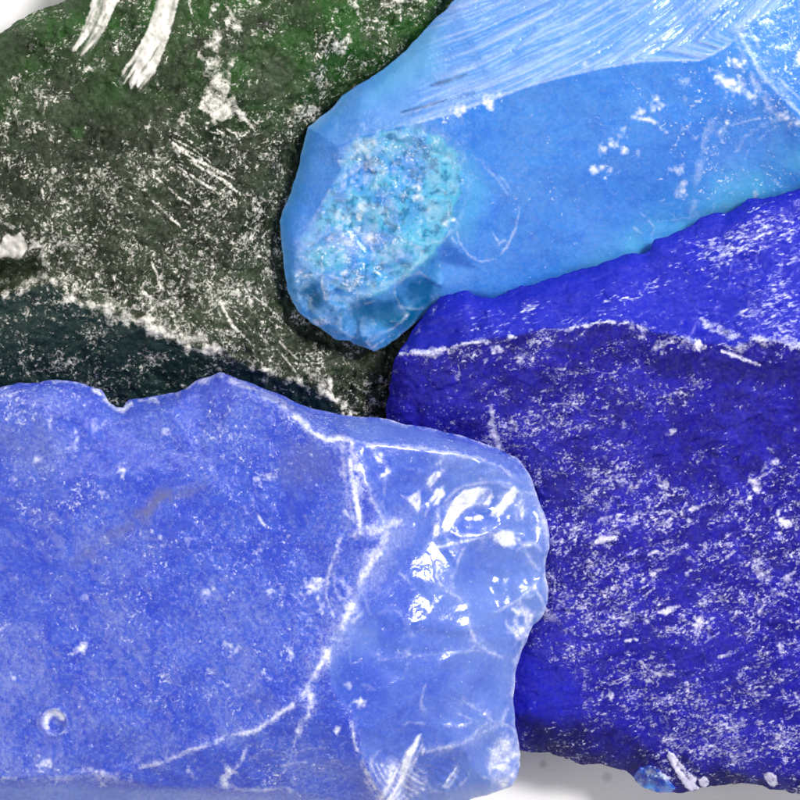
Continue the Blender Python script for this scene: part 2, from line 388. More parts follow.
def green_feats(P, e):
    U, V = P[:, 0], P[:, 1]
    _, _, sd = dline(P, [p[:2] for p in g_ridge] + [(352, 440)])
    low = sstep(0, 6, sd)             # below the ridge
    dz = 2.4 * fbm(P, 30, 4, 3) + shards(P, 11, 9, .28) * (1 - 0.5 * low) + shards(P, 5.5, 8, .25)
    dz += 1.5 * (1 - np.abs(fbm(P, 13, 3, 14)) * 2)
    frost_glint = np.zeros(len(P))
    # hackle streaks: raised slivers with grooves running along them
    for k, (poly, cl) in enumerate(((GS1, [(106,-10),(100,14),(90,36),(75,56)]), (GS2, [(168,-10),(160,24),(146,58),(126,92)]))):
        m = F(P, poly, 1.2, 1, 1.0, 30 + k)
        d, t, s = dline(P, cl)
        g = fbm(np.stack([s, t * 5], 1), 4.2, 2, 40 + k)
        slit = mx(*[L(P, q, 1.5, 1, .3, .15, 45 + i) for i, q in enumerate(([(106,14),(98,32),(87,46),(80,55)], [(101,-4),(96,14),(88,30)]) if k == 0 else ([(160,44),(150,60),(140,74),(133,92)], [(155,2),(148,24),(140,40)], [(150,74),(143,84),(138,94)]))])
        frost_glint = mx(frost_glint, m * np.clip(0.95 + 0.55 * g, 0, 1.1) * (1 - .8 * slit) * sstep(-.25, .35, g * 1.3 + (0.93 - t) * 5)); dz += m * (0.8 + 1.6 * g - 1.5 * slit)
    mp = F(P, GP, 2.0, 1, 4.0, 60)
    frost_glint = mx(frost_glint, mp * np.clip(0.44 + 0.007 * (V - 75) + 0.35 * fbm(P, 9, 4, 61), 0.1, 0.9)); dz += mp * (0.6 + 1.6 * fbm(P, 9, 3, 62))
    mc = F(P, GC, 1.5, 1, 1.5, 65)
    frost_glint = mx(frost_glint, mc * (0.85 + 0.3 * fbm(P, 6, 3, 66))); dz += mc * (1.0 + 1.5 * fbm(P, 8, 3, 67))
    frost_glint = mx(frost_glint, dots(P, [(32,247,4.5,1),(183,120,3.5,1),(218,112,6,.95),(345,406,4,.9),(349,413,4,.9),(228,20,5,.6),(235,26,5,.6),(213,8,4,.7),(158,158,3,.9),(55,170,4,.8),(40,95,5,.5),(90,68,3,.8),(352,3,6,.7),(358,14,4,.6),(312,110,7,.55),(322,96,6,.5),(337,44,6,.8),(341,52,5,.6),(320,80,8,.35),(375,20,3,.8),(384,52,3,.6),(336,10,4,.5),(395,3,8,.7),(178,150,5,.6),(52,137,3,.8)]))
    S_ = [([(188,-3),(190,8),(193,16)],1.6,.7),([(215,-4),(213,8)],2.6,.7),([(228,8),(233,18),(238,26)],2.5,.6),
          ([(172,118),(200,128),(225,136)],1.1,.8),([(172,142),(195,160),(216,169),(235,179)],1.5,.9),([(163,157),(195,178),(214,190),(235,205)],1.4,.95),([(157,178),(180,198),(205,212)],1.3,.9),([(152,200),(170,217),(186,231)],1.6,.9),
          ([(222,126),(236,134),(243,148)],1.2,.8),([(214,128),(230,138),(237,151)],1.2,.8),([(206,130),(222,141),(229,153)],1.0,.6),([(205,180),(220,189),(234,197)],1.2,.7),([(176,146),(190,152)],2.5,.6),([(200,160),(222,175)],2.0,.5),
          ([(150,258),(157,274),(161,290)],1.7,.75),([(219,300),(232,325),(254,346)],1.9,.8),([(190,320),(208,341)],1.3,.7),([(330,369),(330.5,396)],1.9,1.0),([(250,293),(268,308),(284,326)],1.1,.65),([(240,299),(258,318),(280,342),(306,368)],1.1,.6),([(262,300),(284,322),(304,346)],1.0,.55),([(268,330),(290,352),(310,370)],1.1,.6),([(280,352),(296,372)],1.2,.6),([(256,330),(270,346)],1.2,.6),([(38,205),(45,215),(50,226)],1.6,.6),([(40,186),(44,196)],1.6,.6),([(45,100),(44,118)],1.4,.5),([(30,85),(45,100)],1.2,.4),([(0,120),(10,150),(30,180)],1.5,.25),
          ([(18,20),(40,15),(62,10)],1.8,.55),([(28,22),(50,17),(66,16)],1.4,.4)]
    r2 = random.Random(5)
    for _ in range(46):                      # scratches that run down to the right
        u0, v0 = r2.uniform(0, 300), r2.uniform(120, 370); an = math.radians(r2.gauss(44, 9)); ln = r2.uniform(8, 30)
        if v0 < 380 - 0.25 * (300 - u0): S_.append(([(u0, v0), (u0 + ln * .5 * math.cos(an - .1), v0 + ln * .5 * math.sin(an - .1)), (u0 + ln * math.cos(an), v0 + ln * math.sin(an))], r2.uniform(.6, 1.1), r2.uniform(.3, .65)))
    for q in range(9):                       # the fan of fine hackles under the pale patch
        u0 = 168 + 4.5 * q; v0 = 130 + 9 * q - 0.5 * q * q
        S_.append(([(u0, v0), (u0 + 22, v0 + 11), (u0 + 42, v0 + 27)], r2.uniform(.7, 1.2), r2.uniform(.55, .95)))
    for k, (pl, w, a) in enumerate(S_):
        q = L(P, pl, w, a, 0.4, 0.5, 100 + k, 0.15); frost_glint = mx(frost_glint, q); dz += 0.5 * q
    rz = [p[:2] for p in g_ridge]
    rb = L(P, rz, 7.5, 0.85, 0.7, 0, 80, 0.35) * np.clip(.9 + .8 * fbm(P, 6, 3, 83), .15, 1.2)
    rb2 = L(P, [(u + 2, v - 7) for u, v in rz], 9, 0.42, 0.6, 0, 81, 0.5)
    lr = L(P, [(-10,216),(20,230),(35,238),(42,250),(45,268),(45,282)], 2.6, 0.65, 0.5, 0, 82, 0.3)
    frost_glint = mx(frost_glint, rb, rb2, lr); dz += 0.8 * rb
    # concave pit under the chip
    pit = F(P, [(-10,262),(20,264),(38,262),(43,272),(40,283),(15,288),(-10,291)], 4, 1, 2, 90)
    dz -= 9 * pit
    # wear: grey-white flecking is dense low and left, thin on the greener top
    dens = 0.41 + 0.08 * fbm(P, 60, 3, 70) + 0.24 * fbm(P, 16, 3, 71)
    dens += 0.10 * sstep(80, 230, V) - 0.14 * F(P, [(60,100),(150,60),(215,75),(200,110),(150,150),(80,150)], 25)
    dens -= 0.5 * F(P, [(-10,32),(30,38),(22,60),(6,82),(-10,90)], 5) + 0.35 * pit
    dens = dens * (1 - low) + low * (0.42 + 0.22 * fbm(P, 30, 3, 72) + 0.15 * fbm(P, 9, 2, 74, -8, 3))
    near = np.exp(-np.hypot(U - 405, V - 345) / 45); dens -= 0.25 * near
    # bottle green where the glass is clean, grey green where ground
    tint = sstep(150, 0, V + 40 * fbm(P, 50, 3, 73) - 0.12 * np.maximum(U - 150, 0)) * 0.9 + F(P, [(70,128),(82,125),(86,135),(76,140)], 4, .9, 2)
    tint = np.clip(tint * (0.55 + 0.6 * fbm(P, 22, 4, 75)) , 0, 1)
    return dict(dz=dz, frost_glint=frost_glint, dens=dens, tint=tint, tone=low * 0.95)

m_green = glass('dark_green_glass', lin(46,60,36), lin(14,24,9), lin(28,78,10), lin(20,44,42), white=(0.82,0.79,0.71), rough=0.14, trans=0.05, bump=1.2, haze=0.05, soft=0.07, spark=0.8, grit=3.0, slope=1.8, coat=0.45)
m_streak = glass('green_fracture_glass', lin(60,66,48), lin(26,34,18), lin(30,80,12), lin(20,44,42), white=(0.84,0.80,0.74), rough=0.16, trans=0.05, bump=0.5, haze=0.1, grit=0.2, coat=0.8)

# ================================================================== light blue glass
aqua_out = AQ_L + [(442,306),(470,302),(500,304),(550,290),(600,274),(650,266),(672,250),(710,224),(750,210),(800,198),(860,182),(880,90),(840,-40),(740,-110),(600,-130),(500,-70)]
aqua_rim = [(455,0,120),(400,55,118),(308,127,118),(280,222,112),(300,313,106),(374,352,104),(430,310,102),(500,304,100),(600,272,102),(700,230,104),(800,200,106),(880,90,110),(740,-110,125),(500,-70,120)]
a_ridge = [(338,146,148),(360,136,158),(380,132,165),(400,127.5,172),(430,119,179),(455,112,184),(480,103,188),(500,96,191),(530,85,194),(560,77,196),(600,68,197),(640,61,197),(680,60,196),(700,60,195),(720,50,196),(735,40,197)]
a_lump = [(345,150,150),(340,170,146),(330,190,140),(320,210,134),(305,235,124),(293,255,116),(290,268,112)]
a_lump2 = [(445,237,156),(432,255,150),(418,266,146),(405,278,141),(395,286,136),(370,295,130),(345,291,127),(318,282,122),(298,272,114)]
a_lines = [a_ridge, a_lump, a_lump2, [(735,40,197),(755,68,190),(775,92,180),(800,120,168),(850,160,140)], [(735,40,197),(760,18,192),(795,-2,182),(840,-30,150)], [(462,170,170),(460,190,168),(455,205,164),(445,237,156)], [(440,262,126),(438,285,118),(430,306,104)]]
aqua_ctrl = [(560,10,160),(660,-20,165),(420,80,146),(340,120,132),(360,60+40,134),(500,200,148),(600,160,160),(700,120,172),(640,220,118),(560,250,120),(480,270,118),(390,190,158),(400,240,152),(360,240,140),(420,150,170),(375,320,116),(320,305,112),(410,300,120),(800,40,178),(760,170,128)]
LUMP = [(345,150),(353,139),(370,136),(385,132),(405,127),(425,128),(440,137),(455,155),(462,170),(460,190),(456,205),(449,225),(445,238),(432,255),(418,266),(405,278),(395,286),(370,296),(345,292),(318,284),(290,270),(293,255),(305,235),(320,210),(330,190),(340,170)]
def aq_s(P):
    return dline(P, [(270, 106), (308, 128)] + [p[:2] for p in a_ridge] + [(770,12),(820,-20)])
def aqua_top(P):
    d, t, s = aq_s(P); return (s < 0) & (P[:, 0] < 860) & (P[:, 1] < 200)
def aqua_feats(P, e):
    U, V = P[:, 0], P[:, 1]
    d, t, s = aq_s(P)
    fd = dline(P, [(250,150),(400,127),(480,103),(560,78),(640,58),(740,28),(860,-12)])[0]
    top = sstep(1, -3, s) * sstep(330, 375, U)
    right = F(P, [(736,36),(775,92),(830,140),(900,120),(880,-40),(800,-4)], 4)
    lump = F(P, LUMP, 3, 1, 3, 5)
    # ripples that fan along the edge of the upper face
    along = U * 0.97 - V * 0.24
    lift = 0.0011 * np.maximum(U - 470, 0) ** 2
    bend = fd + 3 * fbm(P, 110, 2, 8)
    fan = np.stack([along - 0.55 * fd, bend - lift - 0.03 * along], 1)
    rip = fbm(fan, 8, 4, 21, 0, 20, 0.7)
    rip2 = fbm(fan, 2.6, 2, 22, 0, 30)
    zone = top * sstep(395, 470, U)
    dz = 1.6 * fbm(P, 34, 4, 3) * (1 - 0.6 * top) + zone * (2.6 * rip + 1.1 * rip2)
    dz += lump * (sstep(0, 14, sdist(P, LUMP)) * (shards(P, 30, 31, .14) + shards(P, 10, 34, .05) + 0.5 * fbm(P, 16, 3, 32)))
    smooth_l = F(P, [(308,127),(338,146),(345,152),(338,172),(318,210),(302,235),(288,262),(280,240),(282,210),(297,175)], 3)
    low = F(P, [(290,270),(318,284),(345,292),(370,296),(395,286),(418,266),(440,255),(445,300),(400,345),(374,356),(330,340),(290,300)], 4)
    dz += low * (shards(P, 26, 33, .18) + 0.5 * fbm(P, 10, 3, 33))
    for k, (u, v, ru, rv, an, dp) in enumerate([(410,168,34,28,20,5),(372,178,20,34,20,4),(425,215,26,32,10,5),(375,235,34,28,-20,5),(335,255,26,22,-30,4),(395,262,28,16,-30,3),(372,318,36,16,-15,4),(415,292,20,18,0,3),(315,300,16,22,-20,3)]):
        bz, br = bowl(P, u, v, ru, rv, an, dp, 760 + k * 3); dz += bz; chip = br * .3 if k == 0 else mx(chip, br * .3)
    # softbox sheen on the ripple crests, painted as pale streaks
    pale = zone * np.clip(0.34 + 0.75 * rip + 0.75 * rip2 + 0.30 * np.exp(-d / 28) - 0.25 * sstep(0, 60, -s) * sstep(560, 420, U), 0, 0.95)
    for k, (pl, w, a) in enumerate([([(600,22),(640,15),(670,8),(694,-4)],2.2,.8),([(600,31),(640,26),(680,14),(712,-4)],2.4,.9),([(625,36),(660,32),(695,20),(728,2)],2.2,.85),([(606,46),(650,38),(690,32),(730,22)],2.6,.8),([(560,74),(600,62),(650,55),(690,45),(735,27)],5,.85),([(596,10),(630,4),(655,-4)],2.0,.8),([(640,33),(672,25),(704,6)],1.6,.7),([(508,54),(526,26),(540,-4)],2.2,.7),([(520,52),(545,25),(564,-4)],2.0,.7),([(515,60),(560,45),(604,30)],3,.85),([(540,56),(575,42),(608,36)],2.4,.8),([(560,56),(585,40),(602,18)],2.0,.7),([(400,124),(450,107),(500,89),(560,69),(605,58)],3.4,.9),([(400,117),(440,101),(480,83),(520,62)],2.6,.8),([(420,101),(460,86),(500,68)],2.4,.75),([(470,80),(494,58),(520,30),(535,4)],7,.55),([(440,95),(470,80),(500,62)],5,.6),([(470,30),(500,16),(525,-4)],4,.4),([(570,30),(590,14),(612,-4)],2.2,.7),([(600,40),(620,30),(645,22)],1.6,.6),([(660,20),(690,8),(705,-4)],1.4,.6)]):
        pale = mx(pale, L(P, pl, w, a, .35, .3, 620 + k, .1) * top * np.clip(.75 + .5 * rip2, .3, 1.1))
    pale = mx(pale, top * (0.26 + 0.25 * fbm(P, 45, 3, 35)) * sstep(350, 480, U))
    frost_glint = np.zeros(len(P))
    A_ = [([(735,28),(748,48),(760,72),(778,92),(805,118)],3.2,.42),([(750,30),(766,60),(784,84),(805,104)],2.4,.38),([(736,40),(752,78),(772,112),(805,128)],3.5,.38),([(735,26),(765,14),(800,-6)],2.2,.35),([(742,34),(762,66),(790,100)],8,.22),
          ([(712,122),(704,140),(699,165),(697,190),(693,215)],6,.30),([(722,128),(713,150),(708,180)],3,.2),([(785,118),(760,126),(744,138),(736,152)],3.0,.28),([(775,128),(752,144),(744,160)],2,.2),([(760,118),(735,124),(722,130)],1.6,.4),
          ([(635,118),(648,119.5),(658,124),(667,133)],2.2,1.0),([(640,163),(610,175),(570,190)],2.5,.14),
          ([(455,222),(459,242),(470,256),(482,262),(496,259),(507,247),(515,230),(520,208)],1.7,.36),([(493,233),(499,244),(505,240)],1.8,.55),([(452,238),(459,250)],2.2,.6),([(442,135),(470,153),(496,178),(509,196)],2.2,.26),([(462,150),(470,175),(468,200),(452,235)],5,.16),([(520,208),(505,180),(480,160)],2.2,.22),
          ([(626,222),(640,232),(652,246)],2,.3),([(640,212),(655,228),(650,240)],2,.3),([(655,222),(700,216)],1.5,.25)]
    for k, (pl, w, a) in enumerate(A_):
        q = L(P, pl, w, a if a > .5 else a * 1.15, 0.45, 0.3, 200 + k, .1); frost_glint = mx(frost_glint, q); dz += 0.4 * q
    frost_glint = mx(frost_glint, dots(P, [(735,61,4.5,1),(739,66,3,.8),(722,80,6,1),(730,83,6,1),(738,88,6,.9),(747,94,5,.7),(757,100,4,.6),(768,108,4,.5),(779,116,4,.7),(787,119,4,.7),(797,124,4,.7),(720,131,4.5,.95),(799,61,5,.9),(657,100,4,.85),(660,105,3,.6),(653,108,4,.7),(640,112,4,.7),(634,116,3.5,.75),(624,130,4,.65),(620,136,4,.6),(612,143,4.5,.7),(604,149,4.5,.75),(623,151,3.5,.9),(638,155,3,.5),(593,169,4.5,1),(601,167,3.5,.7),(611,170,3.5,.5),(683,168,3.5,.8),(678,171,3.5,.8),(672,171,2.5,.5),(683,184,3.5,.8),(680,190,3.5,.8),(676,194,3,.7),(682,82,3,.5),(688,82,3,.5),(680,80,3,.4),(756,194,4,.5),(775,180,3,.35),(696,138,2.5,.4),(683,128,3,.4),(686,100,4,.3),(645,58,2.5,.6),(706,33,2.5,.6),(486,100,5,1),(462,109,5,.95),(456,111,3,.9),(500,95,2.5,.8),(585,66,3,.6)]))
    # crushed glass on the cyan facet
    frost_glint = mx(frost_glint, dots(P, [(360,147,9,.6),(372,143,7,.5),(367,158,8,.55),(375,165,7,.5),(355,172,6,.45),(363,206,7,.75),(369,240,9,.8),(345,242,6,.6),(342,236,6,.6),(350,250,5,.5),(344,218,5,.7),(338,218,4,.6),(300,272,4,.7),(306,277,3,.6),(327,298,3.5,.6),(329,292,2.5,.6),(316,322,4,.75),(328,321,4,.6),(418,188,5,.75),(419,196,5,.7),(446,223,4,.8),(430,210,6,.45),(345,273,3,.7),(356,284,3,.5),(380,212,5,.5),(375,185,4,.35),(410,160,4,.3),(392,150,4,.3)], 9))
    for k, (pl, w, a) in enumerate([([(322,262),(322,285),(326,300)],1.6,.6),([(305,275),(322,275),(345,279)],1.5,.5),([(334,262),(336,300)],1.2,.3),([(358,285),(357,310)],1.4,.3),([(366,341),(372,348),(385,338),(397,333)],1.6,.55),([(371,341),(385,332),(398,326)],1.4,.5),([(368,340),(374,350)],1.4,.5),([(330,190),(315,216),(303,238)],2.0,.3),([(444,240),(420,263),(400,282),(370,294),(345,290)],3.2,.30),([(408,268),(398,280),(372,288)],3.5,.26),([(374,196),(395,192)],1.2,.5)]):
        q = L(P, pl, w, a, 0.4, 0.2, 260 + k, 0.1); frost_glint = mx(frost_glint, q); dz += 0.4 * q
    rim = 0.22 * np.exp(-e / 3.0) * (1 - top) * (V > 100)
    frost_glint = mx(frost_glint, rim, 0.45 * np.exp(-(s / 1.8) ** 2) * sstep(395, 420, U) * sstep(745, 725, U))
    dens = 0.20 + 0.12 * fbm(P, 50, 3, 36) + 0.16 * fbm(P, 12, 2, 37)
    dens += 0.16 * sstep(560, 760, U) * (1 - top)
    dens = np.where(top > 0.5, -0.15 + 0.1 * F(P, [(395,30),(450,20),(450,70),(395,95)], 20), dens)
    dens = dens * (1 - smooth_l) - 0.2 * smooth_l
    dens += lump * (0.20 + 0.22 * fbm(P, 24, 3, 38)) - 0.05 * low
    # cyan inside the facet, teal in the deep parts, darker troughs in the ripples
    tint = lump * np.clip(0.50 + 0.55 * fbm(P, 20, 3, 39) + .4 * sstep(400, 450, U), 0.1, 1) * sstep(1.3, .6, np.hypot((U - 380) / 130, (V - 200) / 110)) + 0.5 * F(P, [(440,137),(470,155),(490,190),(470,240),(440,240),(462,190)], 12) * 0.6 + low * 0.2
    tint = mx(tint, 0.45 * F(P, [(540,300),(600,250),(700,190),(800,150),(860,150),(860,240),(700,260)], 30) * np.clip(.8 + .6 * fbm(P, 30, 3, 52), 0, 1.2))
    tint = mx(tint, 0.35 * F(P, [(395,30),(440,25),(440,70),(395,95),(360,110)], 14))
    lumps = F(P, LUMP, 9, 1, 5, 6); knob = mx(lumps, .75 * low)
    gr = fbm(P, 4.2, 3, 53); gr2 = fbm(P, 15, 3, 54)
    frost_glint = mx(frost_glint, knob * np.clip(-.03 + .26 * gr + .24 * gr2, 0, .5))
    tint = np.clip(mx(tint * (1.55 - .5 * lumps * sstep(-.1, .6, gr)), 0), 0, 1)
    teal = mx(F(P, [(300,282),(320,285),(322,305),(312,312),(300,300)], 5, .8, 4, 41), F(P, [(340,300),(375,299),(400,288),(425,272),(438,282),(430,302),(400,322),(365,330)], 9, .7, 9, 42), F(P, [(410,272),(432,258),(440,268),(425,280)], 6, .35, 3, 43))
    teal = mx(teal * np.clip(0.95 + 0.5 * fbm(P, 9, 3, 44), 0.2, 1), L(P, [(430,86),(450,80),(468,74)], 1.8, .85, .3, .6, 45), L(P, [(402,112),(425,107),(447,99)], 1.6, .75, .4, .5, 46), L(P, [(440,103),(475,93)], 1.0, .5, .4, .5, 47), L(P, [(398,118),(420,112)], 1.2, .4, .4, .5, 48), knob * np.clip(.55 * sstep(.0, .8, -gr - .4 * gr2), 0, .5))
    # deep clear grooves between the ripples
    groove = mx(L(P, [(512,52),(522,40),(534,29)], 2.2, 1, .3, .6, 51), L(P, [(536,42),(550,36),(566,28)], 2.0, .9, .3, .6, 52), L(P, [(545,22),(560,8),(570,-4)], 1.6, .8, .3, .4, 53), L(P, [(510,56),(530,47),(560,40)], 1.4, .6, .3, .4, 54), L(P, [(680,40),(640,48),(600,52)], 1.6, .5, .3, .5, 55), L(P, [(650,32),(700,22),(740,4)], 2.2, .55, .3, .5, 56), L(P, [(600,15),(640,4),(660,-4)], 1.6, .5, .3, .5, 57))
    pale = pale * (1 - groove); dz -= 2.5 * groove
    return dict(dz=dz, frost_glint=mx(frost_glint, chip, pale * 0.36), dens=dens, tint=mx(tint, .4 * np.exp(-e / 9) * (V > 90)), tone=np.clip(teal * 1.5, 0, 1))  # rim tint paints the glow of light through thin edges

m_aqua = glass('light_blue_glass', lin(74,158,248), lin(56,138,240), lin(92,200,238), lin(0,112,166), white=(0.80,0.86,0.95), rough=0.16, trans=0.35, bump=0.45, haze=0.12, grit=1.7, slope=1.3, soft=0.06)
m_aqua_top = glass('rippled_blue_glass', lin(106,176,250), lin(76,152,242), lin(100,196,246), lin(0,96,160), white=(0.72,0.75,0.91), rough=0.09, trans=0.35, bump=0.35, haze=0.10, soft=0.06, grit=0.7)

# ================================================================== cobalt glass
cobalt_out = [(436,304),(428,311),(420,320),(412,333),(403,343),(398,352),(394,365),(391,380),(389,395),(387,408),(386,420),(388,440),(420,452),(455,458),(490,470),(508,490),(520,515),(526,540),(522,570),(525,595),(514,612),(503,635),(496,660),(490,690),(490,720),(498,742),(508,748),(516,747),(522,750),(530,752),(548,754),(558,757),(570,760),(580,764),(592,764),(602,764),(612,768),(625,771),(632,776),(640,785),(650,790),(660,794),(675,793),(690,791),(700,789),(715,787),(730,785),(745,785),(760,786),(775,789),(790,792),(800,794),(850,790),(900,740),(930,600),(925,400),(890,250),(850,185)] + CO_T[::-1]
cobalt_rim = [(436,304,116),(398,352,106),(387,410,92),(420,452,84),(500,480,92),(524,550,96),(500,640,88),(492,720,72),(550,755,62),(640,785,58),(730,785,64),(800,794,70),(920,600,110),(890,250,130),(800,188,132),(655,240,130),(560,276,124),(470,292,118)]
c_ridge = [(400,354,112),(415,352,120),(430,353,126),(445,348,132),(470,343,141),(500,338,149),(520,336,154),(545,329.5,159),(560,330,161),(580,327,164),(600,322,167),(625,323,169),(640,327,170),(655,335,170),(675,336,172),(690,344,172),(715,345,174),(735,348,175),(755,339,177),(775,341,178),(800,348,180),(900,350,170)]
c_lines = [c_ridge, [(633,330,170),(636,375,158),(632,430,146),(620,520,134)], [(520,640,92),(570,640,108),(590,690,98),(640,745,74)]]
cobalt_ctrl = [(450,400,116),(520,430,122),(560,560,118),(640,620,124),(720,560,140),(720,460,150),(780,660,130),(700,730,92),(560,700,90),(780,760,88),(620,290,148),(720,270,156),(540,310,140),(860,500,150),(860,280,150)]
CCHIP = [(634,776),(640,768),(650,766),(660,770),(668,780),(676,788),(668,794),(656,793),(645,789),(638,784)]
CWH = [(668,751),(674,753),(680,762),(687,771),(694,777),(700,779),(705,776),(709,782),(706,788),(700,785),(698,779),(694,783),(700,789),(690,791),(682,782),(675,771),(669,760)]
CP2 = [(763,773),(770,772),(777,776),(778,784),(774,788),(768,783)]
def cob_s(P): return dline(P, [(360,360)] + [p[:2] for p in c_ridge])
def cob_bevel(P):
    d, t, s = cob_s(P); return (s < 0) & (P[:, 1] < 420)
def cobalt_feats(P, e):
    U, V = P[:, 0], P[:, 1]
    d, t, s = cob_s(P)
    bev = sstep(1, -3, s)
    dz = 2.0 * fbm(P, 34, 4, 3) + shards(P, 9, 4, .22, -18, 2.0) + shards(P, 5, 6, .2, -18, 1.5) + bev * (2.0 * fbm(P, 16, 4, 5, -16, 2.5))
    frost_glint = np.zeros(len(P))
    thin = sstep(660, 620, U)
    rl = [p[:2] for p in c_ridge]
    r1 = L(P, rl, 2.2, .8, .7, 0, 10, .35) * (0.55 + 0.45 * thin) * np.clip(.8 + .9 * fbm(P, 8, 3, 13), .1, 1.2)
    r2 = L(P, [(630,326),(655,333),(675,337),(690,342),(712,345),(735,346),(757,338),(780,341),(805,346)], 7.5, .5, .7, 0, 11, .55)
    r3 = L(P, [(412,352),(428,353),(445,349)], 3.6, .8, .5, .4, 12)
    frost_glint = mx(frost_glint, r1, r2, r3)
    dz += 0.8 * r1 + 1.2 * r2
    C_ = [([(722,351),(740,357),(760,365)],2.4,.95),([(750,338),(765,340),(772,345)],3.0,.75),([(775,333),(795,340)],3.5,.5),([(491,408),(492,420),(494,432),(499,448)],4.2,.7),([(494,430),(499,450)],4,.4),
          ([(596,542),(607,540),(616,537)],3.4,1),([(598,520),(608,518),(620,515)],3.0,.95),([(690,510),(697,507),(702,503)],2.8,.95),([(686,573),(692,570)],4,.9),([(660,613),(670,610),(680,606)],3.2,.8),([(694,625),(707,622)],3.6,.85),([(625,641),(638,640)],2.2,.9),([(720,657),(730,653),(737,650),(745,645)],2.6,.9),([(648,555),(655,552),(664,553)],2.2,.7),([(610,590),(625,582),(632,578)],2.0,.6),([(640,598),(655,588)],1.8,.55),([(700,645),(720,632)],1.8,.45),([(712,568),(735,552)],2.0,.5),([(785,588),(795,570)],2,.6),([(640,660),(648,670),(660,675),(672,674)],2,.6),([(690,640),(712,632)],1.6,.5),([(745,715),(740,728)],2.4,.5),([(725,733),(740,722)],2,.5),([(536,612),(550,617),(566,626),(576,636),(584,650)],5.5,.42),([(560,620),(575,634)],4,.4),([(548,640),(556,660)],2,.35),([(586,655),(584,690)],4,.35),([(632,330),(634,370),(631,420)],2.5,.14),([(720,620),(740,605)],1.5,.4),([(620,560),(640,548),(665,542)],1.6,.45),([(600,612),(640,596)],1.4,.4),([(660,560),(680,548)],1.4,.5)]
    for k, (pl, w, a) in enumerate(C_):
        q = L(P, pl, w, a, .6, .4, 300 + k, .1); frost_glint = mx(frost_glint, q); dz += 0.5 * q
    frost_glint = mx(frost_glint, dots(P, [(756,488,5,1),(755,482,4,.8),(783,520,5,1),(779,514,4,.7),(786,525,4,.8),(766,468,5,.7),(775,462,6,.5),(664,483,4,.8),(626,482,4,.6),(670,432,4,.5),(636,487,5,.5),(624,424,4,.5),(623,624,5,.6),(647,622,5,.7),(700,624,5,.8),(624,706,4,.9),(610,695,4,.7),(697,685,3,.6),(722,695,2,.8),(762,612,4,.7),(781,680,4,.7),(780,646,4,.5),(756,665,8,.25),(783,692,5,.4),(786,580,7,.45),(762,575,8,.5),(757,560,6,.5),(705,545,4,.5),(690,520,4,.5),(606,505,7,.4),(604,560,5,.5),(655,575,5,.6),(500,351,4,.6),(493,353,5,.6),(525,354,5,.55),(529,344,4,.5),(486,341,4,.7),(700,346,4,.95),(699,341,3,.8),(660,345,5,.5),(672,340,4,.6),(688,337,4,.6),(640,336,5,.5),(520,358,4,.5),(457,377,4,.4),(795,430,3,.5)], 21))
    frost_glint = mx(frost_glint, F(P, [(712,322),(725,328),(745,334),(748,339),(728,340),(714,333)], 3, .42, 2, 25), F(P, [(700,318),(712,320),(716,330),(704,330)], 3, .5, 3, 26))
    mw = F(P, CWH, 1.0, 1, .6, 27); mc = F(P, CCHIP, 2, 1, 2, 28); m2 = F(P, CP2, 1.5, .8, 1, 29)
    mw = mw * (1 - .75 * mx(L(P, [(672,756),(680,768),(690,780)], 1.2, 1, .3, .2, 34), L(P, [(684,770),(692,778)], .9, 1, .3, .2, 35)))
    frost_glint = mx(frost_glint, mw, m2, dots(P, [(664,776,3,.8),(668,780,3,.7),(650,772,3,.4),(640,783,2.5,.4)], 36)); dz += 2 * mw + 1.5 * m2 + mc * (5 + 3 * fbm(P, 8, 3, 30))
    # left bevel edge
    frost_glint = mx(frost_glint, L(P, [(437,306),(424,325),(412,342),(404,352)], 4.5, .34, .6, .3, 31, .4))
    clean = F(P, [(517,655),(545,648),(575,672),(583,700),(575,730),(540,732),(516,725)], 14, 1, 8, 32)
    base = F(P, [(510,715),(545,722),(580,715),(640,740),(670,755),(760,775),(810,780),(810,810),(510,800)], 8, 1, 6, 33)
    dens = 0.44 + 0.07 * fbm(P, 55, 3, 40) + 0.24 * fbm(P, 13, 3, 41, -18, 2.0)
    dens += 0.06 * sstep(420, 600, V) * (1 - base) - 0.42 * clean
    dens -= 0.26 * F(P, [(640,420),(720,400),(800,400),(800,440),(720,470),(650,460)], 30) + 0.30 * F(P, [(655,350),(720,355),(800,365),(800,385),(660,375)], 8, 1, 5, 42)
    dens -= 0.22 * F(P, [(395,365),(440,360),(440,420),(395,415)], 18)
    db = 0.40 + 0.22 * fbm(P, 40, 3, 43, -16, 2.0) + 0.22 * fbm(P, 13, 3, 44, -16, 3.0) - 0.45 * np.exp(-e / 9)
    db = db - 0.3 * sstep(480, 430, U)
    dens = dens * (1 - bev) + db * bev
    dens -= 0.15 * mc
    tint = np.clip(bev * (0.85 + 0.3 * fbm(P, 30, 3, 45)) + clean * 0.8 + 0.30 * sstep(520, 720, V) * (1 - base), 0, 1)
    tone = base * np.clip(0.75 + 0.5 * fbm(P, 20, 4, 46), 0, 1) * (1 - mc)
    tone = mx(tone, 0.5 * F(P, [(655,350),(720,355),(800,365),(800,385),(660,375)], 6, 1, 5, 47), 0.35 * (1 - bev) * np.exp(-d / 14) * sstep(440, 520, U))
    tone = np.where(mc > .5, np.clip(.5 + .9 * fbm(P, 10, 3, 48), 0, 1), tone); tint = np.where(mc > .5, np.clip(.4 + 1.0 * fbm(P, 7, 3, 49), 0, 1), tint)
    return dict(dz=dz, frost_glint=frost_glint, dens=dens, tint=tint, tone=tone)

